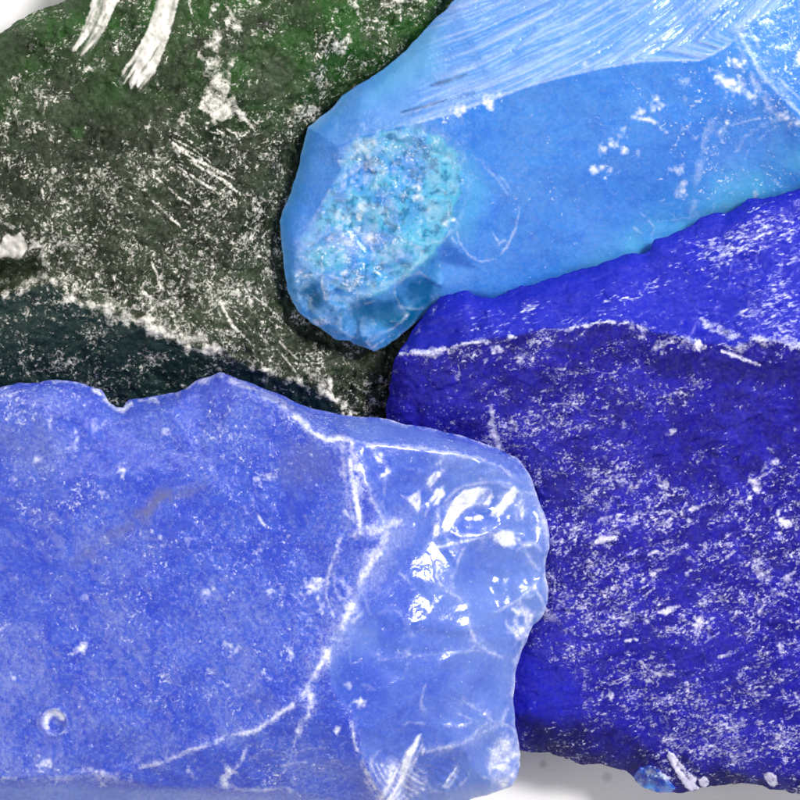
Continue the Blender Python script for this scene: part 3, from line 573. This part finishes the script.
m_cobalt = glass('cobalt_blue_glass', lin(32,26,166), lin(19,11,120), lin(24,25,174), lin(14,10,90), white=(0.70,0.68,0.90), flk=0.20, flk_rot=18, flk_str=1.35, rough=0.14, trans=0.06, bump=1.0, haze=0.03, coat=0.35, soft=0.085, spark=0.6, grit=2.8, slope=1.7)
m_cobalt_bev = glass('cobalt_bevel_glass', lin(27,35,176), lin(13,14,116), lin(27,35,176), lin(18,14,78), white=(0.70,0.72,0.94), flk_rot=16, flk_str=2.4, rough=0.14, trans=0.06, bump=1.0, haze=0.03, coat=0.35, soft=0.08, spark=0.6, grit=2.8, slope=1.7)
m_chip = glass('azure_chip_glass', lin(28,104,225), lin(16,66,180), lin(60,150,240), lin(12,44,150), white=(0.7,0.85,0.95), rough=0.15, trans=0.1, bump=0.8)

# ================================================================== periwinkle glass
peri_out = PE_T + [(400,814),(300,832),(100,846),(-100,850),(-170,800),(-190,600),(-160,440),(-60,392)]
peri_rim = [(0,387,150),(105,395,152),(123,408,152),(221,372,158),(300,404,154),(388,419,146),(450,433,136),(517,459,126),(550,535,124),(547,600,122),(519,660,118),(514,715,114),(520,765,104),(470,799,98),(400,814,92),(200,838,90),(-100,850,90),(-190,600,110),(-100,420,130)]
p_A = [(221,376,172),(245,386,180),(262,395,184),(283,406,188),(300,420,194),(318,434,199),(327,438,200),(345,438,201),(352,440,201)]
p_top = [(352,440,201),(366,444,196),(400,446,184),(425,449,174),(443,452,168),(460,454,162),(480,459,153),(500,466,143),(512,476,134)]
p_B = [(352,440,201),(350,460,203),(352,480,204),(357,505,205),(361,532,205)]
p_D = [(388,528,190),(384,540,193),(378,553,196),(370,565,199),(362,577,202),(356,590,204),(349,612,205),(342,628,206),(335,638,206),(328,650,206),(318,665,206),(310,683,205),(300,701,204),(285,710,203),(270,720,201),(258,730,199),(240,734,197),(220,739,195),(200,747,193),(185,752,191),(165,762,188),(140,768,184)]
p_bot = [(-60,778,170),(0,778,176),(30,779,178),(60,778,180),(97,774,182),(130,781,180),(180,787,174),(250,790,164),(285,789,158),(310,796,148),(360,803,128)]
p_dip = [(437,547,158),(438,560,160),(437,575,162),(442,587,162),(450,593,160),(460,598,156),(467,610,153),(470,628,152),(476,642,148),(488,651,142),(502,657,132)]
p_E = [(388,528,190),(412,538,172),(430,544,160),(437,547,158),(450,545,155),(465,541,150),(480,538,145),(492,533,142),(505,534,136),(520,540,130)]
p_C = [(355,466,203),(364,482,201),(371,498,197),(378,512,193),(388,528,190)]
p_low = [(358,735,186),(364,760,176),(374,782,160),(385,798,140)]
p_V = [(425,752,150),(460,744,142),(490,729,132),(503,718,124)]
peri_lines = [p_A, p_top, p_B, p_D, p_bot, p_dip, p_E, p_C, p_low, p_V]
peri_ctrl = [(150,580,204),(60,480,188),(200,470,196),(290,520,204),(240,640,206),(60,650,196),(-60,580,170),(100,720,194),(40,410,168),(170,410,172),(115,425,166),(400,640,186),(400,570,184),(430,690,168),(400,760,150),(440,500,158),(480,480,148),(490,590,138),(505,620,128),(470,690,148),(480,770,116),(400,480,180),(320,640,205),(330,590,204),(330,760,178),(270,765,180),(220,770,182)]
def conch(P, cx, cy, r, per, wid, seed):
    """shell ripples round a point of impact"""
    q = np.hypot(P[:, 0] - cx, P[:, 1] - cy) + 3 * fbm(P, 20, 2, seed)
    return np.exp(-((q - r) / wid) ** 2) * np.sin(q / per * 2 * math.pi)
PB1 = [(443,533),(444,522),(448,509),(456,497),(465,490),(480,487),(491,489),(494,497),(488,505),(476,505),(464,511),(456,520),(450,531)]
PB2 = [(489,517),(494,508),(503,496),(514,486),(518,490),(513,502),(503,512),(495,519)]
END = [(352,438),(366,443),(400,446),(443,452),(480,459),(512,476),(530,470),(560,470),(560,620),(530,650),(525,800),(440,815),(396,805),(385,798),(374,782),(364,760),(358,735),(352,715),(340,700),(330,680),(328,650),(342,628),(352,604),(362,577),(378,553),(384,540),(378,512),(364,482)]
def peri_end(P): return sdist(P, END) + 2.0 * fbm(P, 9, 3, 3) > 0
def peri_feats(P, e):
    U, V = P[:, 0], P[:, 1]
    end = F(P, END, 4)
    dz = 2.0 * fbm(P, 45, 2, 3) + (1 - end) * (0.5 * fbm(P, 11, 2, 5) + 0.6 * fbm(P, 9, 3, 4)) + end * (shards(P, 90, 6, .06) + 0.5 * fbm(P, 30, 1, 7))
    frost_glint = np.zeros(len(P))
    xy = lambda q: [p[:2] for p in q]
    R_ = [(xy(p_A),3.6,.55,.5),([(283,406),(300,420),(310,431),(325,439),(342,439)],3.6,.85,.25),([(305,412),(318,422),(322,430)],2.0,.5,.2),(xy(p_top)[:4],1.8,.5,.2),(xy(p_top)[1:],2.4,.5,.3),
          ([(352,442),(350,460),(352,480),(356,500),(360,516),(360,533)],2.7,1.0,0),([(342,444),(344,472),(348,498),(354,522)],3.8,.44,0),([(356,466),(364,481),(371,497),(378,511),(386,524)],3.0,.60,0),([(364,478),(369,490)],3.4,.5,.1),
          ([(364,443),(376,450),(384,460),(388,472),(381,477)],1.9,.75,.1),([(371,532),(380,530),(388,526),(400,521)],4.6,.72,.2),([(356,534),(360,522)],4.5,.6,.1),(xy(p_D)[:8],5.0,.9,.4),([(349,612),(347,600),(350,590)],4,.5,.2),([(337,632),(332,645),(325,658),(316,672),(309,686),(302,699)],5.6,.82,.22),([(308,690),(311,702),(308,716),(300,727),(298,733)],4.2,.72,.2),([(297,733),(293,748),(288,765)],2.0,.35,.2),
          ([(338,608),(345,620),(350,618)],2.2,.6,.1),([(362,612),(355,620),(350,622)],2.2,.5,.1),
          (xy(p_D)[12:17],3.0,.72,.15),(xy(p_D)[15:],2.8,.58,.1),([(258,728),(266,735),(274,726),(268,722)],1.6,.5,.2),
          ([(346,531),(339,540),(336,552),(331,566),(327,580),(326,596),(331,610),(334,618)],1.9,.58,.15),([(338,548),(332,562)],3.0,.5,.2),
          ([(246,748),(243,758),(236,768),(228,776)],2.4,.6,.1),([(228,772),(224,780),(226,785)],4.6,.8,.2),([(215,785),(232,788),(250,790)],2.5,.4,.4),([(250,790),(270,789),(287,788),(300,796)],1.8,.5,.3),([(283,766),(292,763),(305,762)],1.6,.45,.2),([(280,775),(283,785),(292,794)],1.6,.35,.2),
          (xy(p_bot)[1:6],3.6,.40,.5),([(40,772),(75,772),(100,770),(115,776)],6,.30,.5),([(20,783),(60,782),(110,780),(150,786)],5,.22,.4),([(118,765),(160,766),(190,775)],5,.18,.4),
          ([(352,722),(355,742),(361,764),(369,779),(379,794),(384,804)],2.0,.66,.05),([(365,780),(375,795),(380,803)],2.0,.5,0),*[([(440 + r * math.cos(math.radians(q)), 738 + r * math.sin(math.radians(q))) for q in range(a0, a1, 8)], w, am, 0) for r, a0, a1, w, am in ((80,122,172,1.2,.45),(74,120,168,1.3,.55),(69,118,160,1.3,.7),(64,116,158,1.4,.8),(59,112,158,1.5,.85),(54,108,160,1.6,.8),(49,108,156,1.6,.7),(44,108,150,1.4,.55),(38,110,145,1.2,.4))],
          (xy(p_E)[2:],1.9,.75,.15),(xy(p_dip)[:6],1.7,.42,.1),(xy(p_dip)[4:],2.2,.5,.2),
          ([(470,628),(474,640),(484,650)],3,.35,.2),([(380,660),(400,657),(430,655),(460,652),(478,650)],1.4,.36,.2),([(463,700),(480,711),(495,723)],1.7,.42,.15),([(455,712),(478,722)],1.2,.28,.2),(xy(p_V)[:],2.2,.48,.25),([(502,724),(510,700),(514,685)],2.2,.45,.2),([(513,705),(516,660),(524,640)],2.6,.45,.2),
          ([(443,455),(440,462),(443,470)],2.2,.5,.1),([(443,452),(455,455),(470,458)],2.4,.55,.2),([(519,460),(528,470),(534,484),(539,500)],2.8,.58,.15),([(537,498),(541,512),(546,525)],2.4,.5,.2),([(545,520),(549,536)],3.5,.6,.2),([(400,574),(408,580),(412,590)],1.4,.3,.2),([(480,478),(495,481),(510,484)],1.8,.4,.2),([(470,478),(500,480)],5,.2,.2),([(515,500),(517,520)],2,.4,.1),([(440,553),(442,565)],2.2,.35,.1),([(525,545),(530,560),(540,570)],2.4,.35,.3)]
    for k, (pl, w, a, b) in enumerate(R_):
        q = L(P, pl, w * 1.05, a, .6, .15, 400 + k, b * .5); frost_glint = mx(frost_glint, q, L(P, pl, w * 3.0 + 1, a * .30, .8, .1, 470 + k)); dz += 0.5 * q
    # lamp highlights of the broken end, painted white with pale halos over slight relief
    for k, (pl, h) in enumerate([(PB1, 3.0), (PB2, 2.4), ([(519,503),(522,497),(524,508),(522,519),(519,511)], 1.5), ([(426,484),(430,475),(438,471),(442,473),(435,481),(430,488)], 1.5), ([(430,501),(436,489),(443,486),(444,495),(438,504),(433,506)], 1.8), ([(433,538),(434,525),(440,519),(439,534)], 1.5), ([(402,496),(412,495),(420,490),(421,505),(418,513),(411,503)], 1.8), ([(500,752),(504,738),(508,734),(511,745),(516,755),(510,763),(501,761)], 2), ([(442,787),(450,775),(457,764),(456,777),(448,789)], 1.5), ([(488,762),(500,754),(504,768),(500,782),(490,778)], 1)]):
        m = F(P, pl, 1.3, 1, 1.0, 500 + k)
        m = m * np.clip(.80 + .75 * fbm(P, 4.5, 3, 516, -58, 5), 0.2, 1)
        frost_glint = mx(frost_glint, m * (0.95 if k < 9 else .5), F(P, pl, 7, .30, 5, 511 + k)); dz += 0.25 * h * m
    hk = F(P, [(379,804),(386,782),(397,762),(409,744),(421,735),(421,752),(414,768),(409,785),(411,806)], 4, 1, 5, 520)
    hg = fbm(P, 4, 3, 521, -68, 6)
    frost_glint = mx(frost_glint, hk * np.clip(.55 + .9 * hg, 0.05, 1)); dz += 2.0 * hk * hg
    for k, (u, v, ru, rv, an, dp, ra) in enumerate([(478,508,42,26,-18,7,.40),(496,572,44,38,-30,8,.40),(522,520,22,30,10,4,.35),(525,612,20,24,0,4,.45),(470,684,52,34,-35,6,.25),(494,752,26,28,20,5,.45),(412,772,42,48,20,7,.30),(448,770,26,20,-40,4,.35),(408,498,24,30,10,4,.30),(352,565,15,34,18,3,.30),(400,590,34,46,20,4,.18),(380,650,30,40,10,3,.12),(530,570,16,28,0,3,.35),(268,765,22,14,-20,3,.25),(316,770,26,22,0,3,.22)]):
        bz, br = bowl(P, u, v, ru, rv, an, dp, 700 + k * 3); dz += bz; frost_glint = mx(frost_glint, br * ra)
    wht = mx(F(P, [(508,606),(520,600),(531,612),(533,622),(526,634),(516,636),(506,632),(512,620)], 3, .75, 5, 522) * np.clip(.7 + .8 * fbm(P, 6, 3, 523), 0, 1.2), F(P, [(487,545-12),(505,531),(512,535),(514,544),(505,545),(497,540)], 2, .9, 3, 524), F(P, [(520,543),(532,540),(534,548),(524,548)], 2, .7, 3, 525), F(P, [(484,745),(500,735),(516,740),(519,770),(508,784),(492,786),(484,770)], 5, .62, 8, 526) * np.clip(.7 + .7 * fbm(P, 9, 3, 528), .1, 1.2), F(P, [(540,505),(549,525),(550,545),(543,540)], 3, .45, 4, 527))
    frost_glint = mx(frost_glint, wht); dz += 0.6 * wht
    for cx, cy, r, per, wd, a in ((425,800,32,7,14,1.0),(470,560,60,16,26,.45),(505,520,60,15,22,1.0),(420,560,90,20,30,.8),(360,790,50,12,24,.8)):
        dz += 0.5 * a * conch(P, cx, cy, r, per, wd, 530) * end
    # top left corner: spalled lip of the broken edge
    lip = mx(L(P, [(94,390),(104,396),(112,405),(122,411),(131,404)], 3.4, .75, .4, .2, 540, .15), L(P, [(34,384),(42,390),(40,396),(46,402)], 3.4, .55, .5, .2, 541, .2), L(P, [(140,400),(152,398),(160,402)], 3.6, .6, .5, .2, 542, .2), L(P, [(50,380),(80,383),(96,390)], 1.6, .5, .5, .2, 543, .2), L(P, [(0,392),(12,395),(8,408)], 4, .32, .6, .2, 544, .3), L(P, [(202,381),(210,378),(204,386)], 4, .65, .5, .2, 545, .15), L(P, [(232,380),(250,388),(270,400),(285,408)], 5, .36, .6, .2, 546, .4), L(P, [(262,391),(280,400),(296,410)], 3, .5, .5, .2, 547, .3))
    frost_glint = mx(frost_glint, lip)
    frost_glint = mx(frost_glint, dots(P, [(14,479,4,.75),(37,459,3,.75),(166,430,4,.6),(122,470,4,.6),(102,492,5,.55),(107,496,3,.5),(81,649,4.5,.75),(14,678,2.5,.6),(268,477,4,.5),(257,479,4,.55),(275,478,4,.45),(261,546,6,.45),(313,589,6,.85),(320,587,4,.7),(309,593,4,.6),(205,592,6,.65),(213,589,3,.5),(267,591,3.5,.6),(283,594,3,.4),(231,646,4,.75),(235,649,3,.5),(290,652,4,.65),(359,704,3.6,1),(353,702,2.5,.4),(212,672,3.5,.5),(228,684,2,.5),(235,628,2.5,.4),(322,612,4,.65),(321,606,4,.4),(346,512,3.5,.7),(338,729,2.5,.8),(378,655,2.5,.3),(44,764,4.5,.65),(97,773,5,.6),(92,772,4,.5),(130,780,4,.4),(188,770,4,.5),(163,545,4,.4),(160,538,2.5,.6),(152,531,2.5,.55),(188,541,5,.35),(282,605,3,.5),(282,588,3,.4),(205,600,4,.3),(70,445,6,.28),(75,448,4,.3),(16,578,3,.4),(85,598,4,.3),(140,533,5,.35),(60,520,8,.16),(178,395,3,.4),(310,620,3,.5),(350,686,3.5,.45),(268,680,4,.3),(258,700,3,.25),(66,730,6,.3),(412,632,5,.25),(408,653,4,.4)], 61))
    frost_glint = mx(frost_glint, L(P, [(259,516),(261,521),(264,525)], 1.8, .65, .2, .3, 550), L(P, [(405,651),(410,655)], 1.6, .6, .3, .2, 551))
    for k, (a, b, c, d_) in enumerate(((100,490,112,500),(55,425,70,440),(166,430,182,448),(70,452,82,462),(20,455,40,470),(130,560,100,590),(60,505,80,525),(40,520,55,545),(170,470,210,458),(205,470,240,455),(60,430,120,470),(240,610,270,640),(30,640,10,660))):
        frost_glint = mx(frost_glint, L(P, [(a, b), (c, d_)], 1.1, .26, .4, .3, 560 + k, .2))
    frost_glint = mx(frost_glint, (.35 + .3 * (U > 380)) * np.exp(-e / 2.6) * (0.6 + 0.6 * fbm(P, 9, 3, 580)))  # frosted edge; towards the right it also paints a bright rim highlight
    # bubble mark: a shallow open blister with a bright lip
    bq = np.hypot(U - 54.5, V - 722); dz += 2.2 * np.exp(-((bq - 13) / 3) ** 2) - 4.0 * np.exp(-(bq / 9) ** 2)
    ba = np.arctan2(V - 722, U - 54.5)
    bub = mx(.5 * np.exp(-((bq - 12.5) / 1.8) ** 2) * (.7 + .4 * fbm(P, 6, 2, 590)), 1.0 * np.exp(-((bq - 8.5) / 3.4) ** 2) * sstep(.35, -.25, np.sin(ba) + .25 * np.cos(ba)), .7 * np.exp(-((bq - 9) / 2.2) ** 2) * np.exp(-((ba - 2.6) / .5) ** 2))
    frost_glint = np.where(np.hypot(U - 56, V - 727) < 6.5, frost_glint * 0.2, frost_glint); frost_glint = mx(frost_glint, bub * sstep(4.5, 7, np.hypot(U - 56.5, V - 728)))
    dens = 0.26 + 0.20 * fbm(P, 70, 3, 600) + 0.14 * fbm(P, 18, 3, 601)
    dens = dens * (1 - .55 * end) + end * .10
    dens += 0.22 * F(P, [(-10,382),(60,380),(90,400),(40,430),(-10,430)], 14)
    dens -= 0.5 * F(P, [(60,790),(180,790),(320,800),(320,830),(-10,830),(-10,792)], 6)
    # paler where thin: end and lower bevel; deeper at the top
    edge_t = F(P, [(-20,787),(60,786),(180,791),(320,800),(420,820),(-20,840)], 4)
    thin = mx(end * np.clip(0.50 * sstep(400, 530, U + 0.10 * (V - 600)) + 0.12 + 0.28 * fbm(P, 40, 3, 602), 0, .85), edge_t * .5, F(P, [(388,419),(517,459),(540,500),(512,478),(443,452),(352,440),(345,420)], 4, .45))
    stain = mx(L(P, [(80,556),(105,540),(128,528)], 9, .55, .6, .2, 610, .4), L(P, [(118,532),(140,515),(152,505)], 8, .62, .6, .2, 611, .4), L(P, [(146,512),(158,500),(168,493),(170,500)], 7, .85, .6, .2, 612, .25), L(P, [(175,498),(190,492),(205,486)], 5, .6, .5, .2, 613, .3), L(P, [(60,600),(110,570),(180,530)], 18, .10, .5, .2, 614, .4))
    smoke = mx(F(P, [(285,440),(315,440),(338,450),(340,485),(310,490),(285,475)], 16, .32, 8, 615), F(P, [(0,425),(50,425),(80,460),(50,480),(0,455)], 16, .18, 8, 616))
    return dict(dz=dz, frost_glint=frost_glint, dens=dens, tint=thin, tone=mx(stain, smoke))

m_peri = glass('periwinkle_glass', lin(73,105,222), lin(48,75,207), lin(128,158,232), lin(116,118,160), white=(0.80,0.82,0.94), rough=0.24, trans=0.30, bump=0.6, haze=0.18, hz=(0.46, 0.64), grit=2.2, slope=1.35, soft=0.09)
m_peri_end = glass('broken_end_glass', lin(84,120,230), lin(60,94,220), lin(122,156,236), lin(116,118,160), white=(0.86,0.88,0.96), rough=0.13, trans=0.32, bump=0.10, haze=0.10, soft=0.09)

# ------------------------------------------------------------------ build them
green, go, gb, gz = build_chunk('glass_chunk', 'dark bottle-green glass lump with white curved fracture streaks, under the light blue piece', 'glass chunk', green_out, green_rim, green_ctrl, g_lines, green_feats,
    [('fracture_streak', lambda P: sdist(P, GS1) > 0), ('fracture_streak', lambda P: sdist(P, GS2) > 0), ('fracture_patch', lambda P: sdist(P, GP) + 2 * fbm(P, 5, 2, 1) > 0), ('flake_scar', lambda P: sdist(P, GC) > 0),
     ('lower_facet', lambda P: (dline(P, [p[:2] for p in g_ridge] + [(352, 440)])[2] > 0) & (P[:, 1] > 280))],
    {'body': m_green, 'fracture_streak': m_streak, 'flake_scar': m_streak}, jag=1.8, seed=11, under=40)
aqua, ao, ab, az = build_chunk('glass_chunk', 'light sky-blue glass lump with pale rippled upper face and cyan crushed tip', 'glass chunk', aqua_out, aqua_rim, aqua_ctrl, a_lines, aqua_feats,
    [('rippled_face', aqua_top), ('crushed_facet', lambda P: sdist(P, LUMP) + 2 * fbm(P, 8, 2, 4) > 0)],
    {'body': m_aqua, 'rippled_face': m_aqua_top}, jag=1.3, smooth=4, seed=12)
cob, co, cb, cz_ = build_chunk('glass_chunk', 'deep cobalt blue glass lump thickly flecked with white scuffs', 'glass chunk', cobalt_out, cobalt_rim, cobalt_ctrl, c_lines, cobalt_feats,
    [('bevel_face', cob_bevel), ('edge_chip', lambda P: sdist(P, CCHIP) > 0), ('edge_splinter', lambda P: sdist(P, CWH) > 0), ('edge_splinter', lambda P: sdist(P, CP2) > 0)],
    {'body': m_cobalt, 'bevel_face': m_cobalt_bev, 'edge_chip': m_chip}, jag=2.2, seed=13, under=40)
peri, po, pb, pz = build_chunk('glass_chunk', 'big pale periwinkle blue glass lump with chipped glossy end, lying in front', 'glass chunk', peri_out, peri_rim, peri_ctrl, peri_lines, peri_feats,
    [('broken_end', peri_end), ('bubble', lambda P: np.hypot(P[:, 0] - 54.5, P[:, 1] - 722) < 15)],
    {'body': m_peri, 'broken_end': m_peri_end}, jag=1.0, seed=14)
for o in co.get('edge_chip', []): o['label'] = 'clear azure chip on the lower edge'
for o in go.get('lower_facet', []): o['label'] = 'dark smooth blue-green lower face'

# ------------------------------------------------------------------ the white sheet they lie on
t = NT('white_paper')
tc = t.n('ShaderNodeTexCoord').outputs['Object']
v = t.n('ShaderNodeVectorMath', {0: tc, 'Scale': 1.0 / S}, operation='SCALE').outputs[0]
c = t.mix(t.rng(t.noise(v, 0.02, 4), 0.3, 0.7), (0.80, 0.785, 0.785), (0.83, 0.815, 0.815))
for (u, w_, r) in ((543, 764, 4.0), (607, 777, 5.0)):          # two specks of dirt on the paper
    dd = t.n('ShaderNodeVectorMath', {0: v, 1: (u - 400, -(w_ - 400), 0)}, operation='DISTANCE').outputs['Value']
    c = t.mix(t.rng(dd, r * 1.5, r * 0.3, 0, 0.35), c, (0.2, 0.2, 0.24))
bp = t.n('ShaderNodeBump', {'Strength': 0.3, 'Distance': S, 'Height': t.noise(v, 0.3, 4, 0.6)}).outputs[0]
p = t.n('ShaderNodeBsdfPrincipled', {'Base Color': c, 'Roughness': 0.7, 'Normal': bp})
t.t.links.new(p.outputs[0], t.n('ShaderNodeOutputMaterial').inputs[0])
me = bpy.data.meshes.new('tabletop')
h = 0.6
me.from_pydata([(-h, -h, 0), (h, -h, 0), (h, h, 0), (-h, h, 0), (-h, -h, -0.01), (h, -h, -0.01), (h, h, -0.01), (-h, h, -0.01)], [], [(0,1,2,3), (7,6,5,4), (0,4,5,1), (1,5,6,2), (2,6,7,3), (3,7,4,0)])
me.materials.append(t.m)
tb = bpy.data.objects.new('tabletop', me); COL.objects.link(tb); tb['kind'] = 'structure'; tb['label'] = 'plain white sheet under the glass'

# ------------------------------------------------------------------ light: studio softboxes round a white table
world = bpy.data.worlds.new('World'); scene.world = world; world.use_nodes = True
wt = world.node_tree; bg = wt.nodes['Background']; bg.inputs['Strength'].default_value = 0.50
# pale studio walls all round, dark above where the camera hangs
wc = wt.nodes.new('ShaderNodeTexCoord'); ws = wt.nodes.new('ShaderNodeSeparateXYZ'); wr = wt.nodes.new('ShaderNodeValToRGB')
wt.links.new(wc.outputs['Generated'], ws.inputs[0]); wt.links.new(ws.outputs[2], wr.inputs[0]); wt.links.new(wr.outputs[0], bg.inputs['Color'])
wr.color_ramp.elements[0].position = 0.0; wr.color_ramp.elements[0].color = (0.75, 0.75, 0.76, 1)
wr.color_ramp.elements[1].position = 0.93; wr.color_ramp.elements[1].color = (0.12, 0.12, 0.125, 1)
e = wr.color_ramp.elements.new(0.35); e.color = (1, 0.99, 0.985, 1)
e = wr.color_ramp.elements.new(0.72); e.color = (1, 0.99, 0.985, 1)

def lamp(name, loc, tgt, size, power, col=(1, 1, 1)):
    l = bpy.data.lights.new(name, 'AREA'); l.shape = 'RECTANGLE'; l.size, l.size_y = size; l.energy = power; l.color = col
    o = bpy.data.objects.new(name, l); COL.objects.link(o); o.location = loc
    o.rotation_euler = (Vector(tgt) - Vector(loc)).to_track_quat('-Z', 'Y').to_euler()
    return o
lamp('key_softbox', (0.32, 0.20, 0.40), (0, 0, 0.01), (0.14, 0.10), 3.4, (1, 0.98, 0.97))
lamp('back_softbox', (-0.16, 0.50, 0.24), (0, 0, 0.01), (0.30, 0.10), 0.8)
lamp('fill_softbox', (-0.34, -0.20, 0.42), (0, 0, 0.01), (0.40, 0.40), 1.3)

# ------------------------------------------------------------------ camera
cam = bpy.data.cameras.new('camera'); co_ = bpy.data.objects.new('camera', cam); COL.objects.link(co_)
co_.location = (0, 0, D * S)
cam.sensor_fit = 'HORIZONTAL'; cam.sensor_width = 36; cam.lens = 36 * D / 800.0
cam.clip_start = 0.01; cam.clip_end = 20
scene.camera = co_
scene.render.resolution_x = scene.render.resolution_y = 1024
scene.render.engine = 'CYCLES'
scene.cycles.use_denoising = True
scene.cycles.max_bounces = 10; scene.cycles.transmission_bounces = 8
scene.cycles.sample_clamp_indirect = 4
scene.view_settings.view_transform = 'Standard'; scene.view_settings.look = 'None'
scene.view_settings.exposure = 0.0; scene.view_settings.gamma = 1.0
